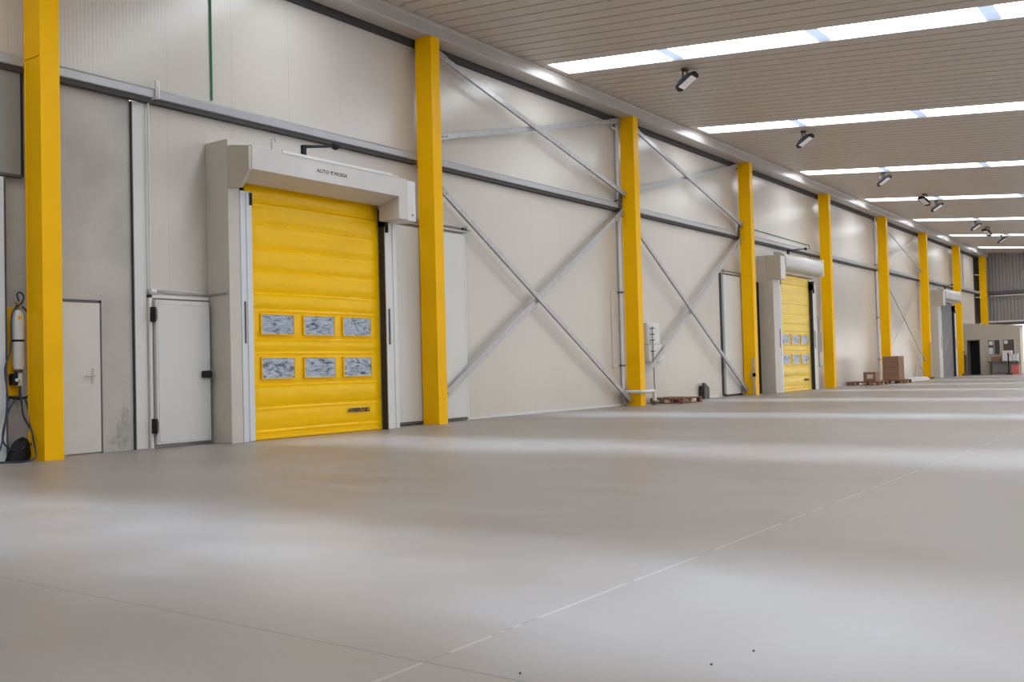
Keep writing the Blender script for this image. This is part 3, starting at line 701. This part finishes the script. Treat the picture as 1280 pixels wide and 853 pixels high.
# ------------------------------------------------------------------ flood lights
def floodlight():
    t = thing('flood_light', '', 'lamp', (0, 0, 0), 'flood lights under the ceiling')
    th = math.radians(-32)
    def Rt(x, z, px=-.02, pz=-.27): x *= 1.12; return (px + x*math.cos(th) + z*math.sin(th), pz - x*math.sin(th) + z*math.cos(th))
    # housing: rounded slab whose face looks down and into the hall
    outl = []
    for k in range(32):
        a = k*2*math.pi/32; c, s = math.cos(a), math.sin(a)
        outl.append((.235*abs(c)**.6*(1 if c > 0 else -1), .165*abs(s)**.75*(1 if s > 0 else -1)))
    bm = bmesh.new(); A = []; Cc = []; D = []
    for x, y in outl:
        X, Z = Rt(x, -.03); A.append(bm.verts.new((X, y, Z)))
        X, Z = Rt(x, .03); Cc.append(bm.verts.new((X, y, Z)))
        X, Z = Rt(x*.7, .075); D.append(bm.verts.new((X, y*.7, Z)))
    n = 32
    for k in range(n):
        bm.faces.new((A[k], A[(k+1) % n], Cc[(k+1) % n], Cc[k])); bm.faces.new((Cc[k], Cc[(k+1) % n], D[(k+1) % n], D[k]))
    bm.faces.new(A[::-1]); bm.faces.new(D)
    h = obj('housing', bm, 'black', t, smooth=True)
    bm = bmesh.new(); v = []
    for zz in (-.034, -.0305):
        for x, y in ((-.155, -.135), (.155, -.135), (.155, .135), (-.155, .135)):
            X, Z = Rt(x, zz); v.append(bm.verts.new((X, y, Z)))
    for f in ((0,1,2,3),(7,6,5,4),(0,4,5,1),(1,5,6,2),(2,6,7,3),(3,7,4,0)): bm.faces.new([v[k] for k in f])
    obj('glass_front', bm, 'lens', h)
    bm = bmesh.new()
    for k in range(5):
        X0, Z0 = Rt(-.1+k*.05, .075); X1, Z1 = Rt(-.1+k*.05, .11); bx(bm, min(X0, X1)-.004, max(X0, X1)+.004, -.09, .09, min(Z0, Z1), max(Z0, Z1))
    obj('cooling_fin', bm, 'darkgrey', h)
    obj('yoke', tube(tube(tube(bmesh.new(), [(-.02, -.175, -.27), (-.06, -.10, -.04)], .014, 6), [(-.02, .175, -.27), (-.06, .10, -.04)], .014, 6), [(-.06, -.11, -.04), (-.06, .11, -.04)], .014, 6), 'black', t)
    obj('ceiling_mount', B((-.12, 0, -.06, .06, -.045, .0)), 'darkgrey', t)
    obj('supply_cable', tube(bmesh.new(), smooth_path([(-.08, .02, -.02), (-.16, .03, -.12), (-.12, .0, -.24), (-.06, 0, -.28)], 5), .008, 6), 'grey', t)
    return t
fl = floodlight()
ly = [18.5, 25.55, 33.0, 40.3, 47.65, 54.0]
wl = ['nearest the front, just behind the first skylight', 'just behind the second skylight', 'just behind the third skylight', 'just behind the fourth skylight', 'just behind the fifth skylight', 'just behind the sixth skylight']
for i, y in enumerate(ly):
    lab = 'black flood light hanging from the ceiling ' + wl[i]
    if i == 0: fl.location = (2.66, y, cz(2.66)); fl['label'] = lab
    else: dup(fl, (2.66, y, cz(2.66)), lab)
for y, wd in ((38.35, 'fourth'), (50.2, 'sixth')):
    dup(fl, (2.60, y, cz(2.60)), f'flood light facing the wall, hanging just in front of the {wd} skylight', math.radians(240))

# ------------------------------------------------------------------ pallets and boxes
def pallet(label, loc, lx=.9, lyy=1.1, m='wood'):
    t = thing('wooden_pallet', label, 'pallet', loc, 'wooden pallets along the wall')
    for i in range(5): a = i*(lx-.12)/4; obj('top_board', B((a, a+.12, 0, lyy, .122, .144)), m, t)
    for j in range(3): b = j*(lyy-.10)/2; obj('cross_board', B((0, lx, b, b+.10, .1, .1215)), m, t)
    for i in range(3):
        for j in range(3):
            a = i*(lx-.10)/2; b = j*(lyy-.12)/2; obj('block', B((a, a+.10, b+.002, b+.118, .0225, .0995)), 'palewood' if (i+j) % 2 else m, t)
    for i in range(3): a = i*(lx-.10)/2; obj('bottom_board', B((a, a+.10, 0, lyy, 0, .022)), m, t)
    return t
p1 = pallet('low reddish wooden pallet on the floor beside the column with the bent pipe', (-.34, 22.12, 0))
pallet('wooden pallet on the floor carrying the small cardboard box', (-.40, 38.2, 0), 1.2, 1.3)
pallet('wooden pallet under the tall cardboard box in front of the column', (.15, 40.9, 0), .9, 1.1)
def carton(label, loc, sx, sy_, sz, lab=True):
    t = thing('cardboard_box', label, 'box', loc)
    b = obj('box_body', B((0, sx, 0, sy_, 0, sz)), 'card', t, bevel=.008)
    obj('tape_strip', B((0, sx, sy_/2-.03, sy_/2+.03, sz+.0005, sz+.003)), 'tape', t)
    if lab: obj('paper_label', B((sx*.3, sx*.8, -.004, -.0005, sz*.3, sz*.75)), 'tape', t)
    return t
carton('small cardboard box with a pale label on the far wooden pallet', (.18, 38.4, .1445), .45, .5, .36)
t = carton('tall brown cardboard box standing on a pallet in front of the column', (.22, 40.95, .1445), .62, .78, .95, False)
bm = B(*[(0, .62, -.006, -.0006, z, z+.012) for z in (.25, .5, .72)]); obj('box_strap', bm, 'darkgrey', t)
t = thing('foam_sheets', 'upright pale sheets leaning beside the tall cardboard box', 'sheets', (.30, 42.15, 0))
obj('sheet', B((0, .30, 0, .06, .0, .95)), 'tape', t); obj('sheet', B((.04, .36, .08, .14, .0, .85)), 'paper', t)
t = thing('board_stack', 'flat stack of pale boards on the floor past the cardboard boxes', 'boards', (-.25, 44.6, 0))
for i in range(3): obj('board', B((.02*i, .60-.02*i, 0, 3.6-.2*i, .05*i, .05*i+.045)), ('paper', 'tape', 'white')[i], t)
t = thing('guard_block', 'small black and grey block at the wall foot past the wooden pallet', 'block', (-.46, 25.25, 0))
obj('back_plate', B((0, .06, 0, .12, 0, .36)), 'black', t, bevel=.01)
bm = bmesh.new(); prism(bm, [(.13, 0), (.13, .44), (.2, .44), (.46, .30), (.46, 0)], .02, .10, 'x'); obj('front_plate', bm, 'darkgrey', t, bevel=.01)
# poles leaning at far columns
t = thing('broom', 'thin broom leaning on the column before the grey far door', 'broom', (.06, CY[6]-.5, 0))
obj('handle', tube(bmesh.new(), [(.02, 0, .06), (-.03, .235, 1.75)], .02), 'grey', t); obj('broom_head', B((-.08, .12, -.04, .04, 0, .09)), 'wood', t)
t = thing('wheeled_trolley', 'small folded metal trolley at the foot of the column before the grey far door', 'trolley', (-.45, 48.7, 0))
obj('trolley_frame', tube(tube(bmesh.new(), smooth_path([(0, 0, .08), (.05, .1, .6), (.1, .5, .65), (.2, 1.1, .1)], 5), .015), [(0, 0, .1), (.2, 1.1, .1)], .015), 'grey', t)
obj('wheel', lathe(bmesh.new(), [(.07, -.02), (.07, .02)], (.0, 0, .07), 14, 'x'), 'black', t); obj('wheel', lathe(bmesh.new(), [(.07, -.02), (.07, .02)], (.2, 1.1, .07), 14, 'x'), 'black', t)
t = thing('broom', 'thin dark broom leaning on the column beside the cream office', 'broom', (.10, CY[7]-.55, 0))
obj('handle', tube(bmesh.new(), [(.0, 0, .06), (-.04, .28, 1.35)], .02), 'black', t); obj('broom_head', B((-.1, .15, -.05, .05, 0, .14)), 'wood', t)
o = obj('grey_strip', B((-.08, .004, CY[3]-COLW-.06, CY[3]-COLW-.02, .02, 1.1), (-.16, .004, CY[3]-COLW-.06, CY[3]-COLW-.02, .55, .66)), 'palewood'); tag(o, 'pale strip with a small cross piece standing against the foot of the fourth column', 'strip')
o.name = 'leaning_batten'

# ------------------------------------------------------------------ office and far end
OY = 60.0; oz = lambda x: 2.84 - .08*x
ox0, ox1 = -.5, 2.36
bm = bmesh.new()
def wallpiece(bm, xa, xb, z0, z1=None):
    pts = [(xa, z0), (xb, z0), (xb, oz(xb) if z1 is None else z1), (xa, oz(xa) if z1 is None else z1)]
    prism(bm, pts, OY, OY+.1, 'y')
wallpiece(bm, ox0, -.33, 0); wallpiece(bm, -.33, .33, 1.95); wallpiece(bm, .33, .71, 0); wallpiece(bm, .71, 1.37, 1.94); wallpiece(bm, .71, 1.37, 0, 1.06)
wallpiece(bm, 1.37, 1.47, 0); wallpiece(bm, 1.47, 2.09, 1.94); wallpiece(bm, 1.47, 2.09, 0, 1.06); wallpiece(bm, 2.09, ox1, 0)
bx(bm, ox1-.1, ox1, OY+.1, 60.85, 0, oz(ox1))
prism(bm, [(ox0, oz(ox0)-.06), (ox1, oz(ox1)-.06), (ox1, oz(ox1)+.02), (ox0, oz(ox0)+.02)], OY+.1, 60.95, 'y')
bx(bm, ox0, ox1, 60.85, 60.95, 0, 2.6)
o = struct('wall_office', bm, 'office', 'cream cladding of the small office at the far end')
for i, (a, b) in enumerate(((.71, 1.37), (1.47, 2.09))):
    t = thing(f'window_{i+1}', ('office window with papers stuck on its left half', 'office window behind the white machine')[i], 'window', (a, OY, 1.06), kind='structure'); W_ = b-a
    obj('frame', B((0, W_, -.03, .06, 0, .035), (0, W_, -.03, .06, .845, .88), (0, .035, -.03, .06, .035, .845), (W_-.035, W_, -.03, .06, .035, .845), *([(W_*.5-.015, W_*.5+.015, -.02, .06, .035, .845)] if i == 0 else [])), 'hood', t)
    g = obj('pane', B((.035, W_-.035, .02, .035, .035, .845)), 'glass', t)
    if i == 0: obj('paper', B((.06, .27, .0, .018, .06, .42), (.08, .27, .0, .018, .56, .78)), 'paper', g)
    else: obj('paper', B((.08, .26, .0, .018, .62, .80)), 'paper', g)
t = thing('door_4', 'dark open doorway of the cream office', 'door', (-.33, OY, 0), kind='structure')
obj('frame', B((0, .04, -.02, .1, 0, 1.95), (.62, .66, -.02, .1, 0, 1.95), (.04, .62, -.02, .1, 1.9, 1.95)), 'darkgrey', t)
obj('inner_panel', B((.04, .62, .6, .62, 0, 1.9)), 'black', t)
o = obj('waste_bin', B((-.46, -.36, OY-.45, OY-.1, 0, 1.12)), 'darkgrey', bevel=.02); tag(o, 'tall dark bin left of the office doorway', 'bin')
t = thing('workbench', 'long narrow dark workbench under the office windows', 'table', (.84, 59.3, 0))
obj('worktop', B((-.05, 1.48, 0, .55, .68, .72)), 'darkgrey', t)
for x, y in ((.05, .04), (1.36, .04), (.05, .47), (1.36, .47)): obj('leg', B((x, x+.045, y, y+.045, 0, .68)), 'darkgrey', t)
obj('lower_panel', B((.1, 1.36, .49, .52, .12, .64)), 'grey', t)
t = carton('brown cardboard box lying on the workbench', (.98, 59.4, .7205), .42, .32, .26, False)
t = thing('white_machine', 'white boxy machine with a round dial on the workbench', 'machine', (1.55, 59.35, .7205))
obj('body', B((0, .46, 0, .42, 0, .58)), 'paper', t, bevel=.01)
obj('dial', lathe(bmesh.new(), [(.10, -.03), (.10, -.001)], (.33, 0, .38), 18, 'y'), 'red', t); obj('dial_face', lathe(bmesh.new(), [(.075, -.036), (.075, -.0305)], (.33, 0, .38), 18, 'y'), 'paper', t)
t = thing('white_machine', 'smaller white box beside the machine with the dial', 'box', (2.03, 59.4, .7205)); t.name = 'white_box'
obj('body', B((0, .26, 0, .32, 0, .36)), 'paper', t, bevel=.01); obj('lid', B((-.01, .27, -.01, .33, .361, .38)), 'white', t)
t = thing('black_stand', 'thin black stand upright in front of the workbench', 'stand', (1.94, 58.75, 0))
obj('post', tube(bmesh.new(), [(0, 0, .03), (0, 0, 1.15)], .035), 'black', t); obj('foot', B((-.16, .16, -.16, .16, 0, .05)), 'black', t, bevel=.01)
t = thing('plastic_crate', 'faded red plastic crate under the end of the workbench', 'crate', (2.02, 58.98, 0))
obj('crate_body', B((0, .38, 0, .28, .06, .50)), 'red', t, bevel=.02); obj('crate_foot', B((.01, .37, .01, .27, 0, .059)), 'red', t); obj('crate_rim', B((-.015, .395, -.015, .295, .501, .54)), 'red', t)
for z in (5.9, 4.86, 4.55):
    o = obj('tie_rod', tube(bmesh.new(), [(-.55, 64.0, z), (-.36, 64.36, z)], .03), 'white'); tag(o, 'short white tie rod between wall edge and the last yellow column, ' + {5.9: 'highest of three', 4.86: 'middle of three', 4.55: 'lowest of three'}[z], 'rod', 'white tie rods by the last column')
# tiny debris on the near floor
for (x, y), nm in zip(((10.024, 2.891), (10.08, 3.097), (9.56, 2.508)), ('the middle one', 'the farthest', 'the one nearest the front edge')):
    bm = bmesh.new(); bmesh.ops.create_icosphere(bm, subdivisions=2, radius=.004, matrix=Matrix.Translation((x, y, .003)))
    for v in bm.verts: v.co += Vector((0, 0, 0)) + .0018*Vector((noise.noise(v.co*300), noise.noise(v.co*260+Vector((3,0,0))), 0))
    o = obj('pebble', bm, 'darkgrey'); tag(o, 'tiny dark pebble on the near floor, ' + nm, 'pebble')
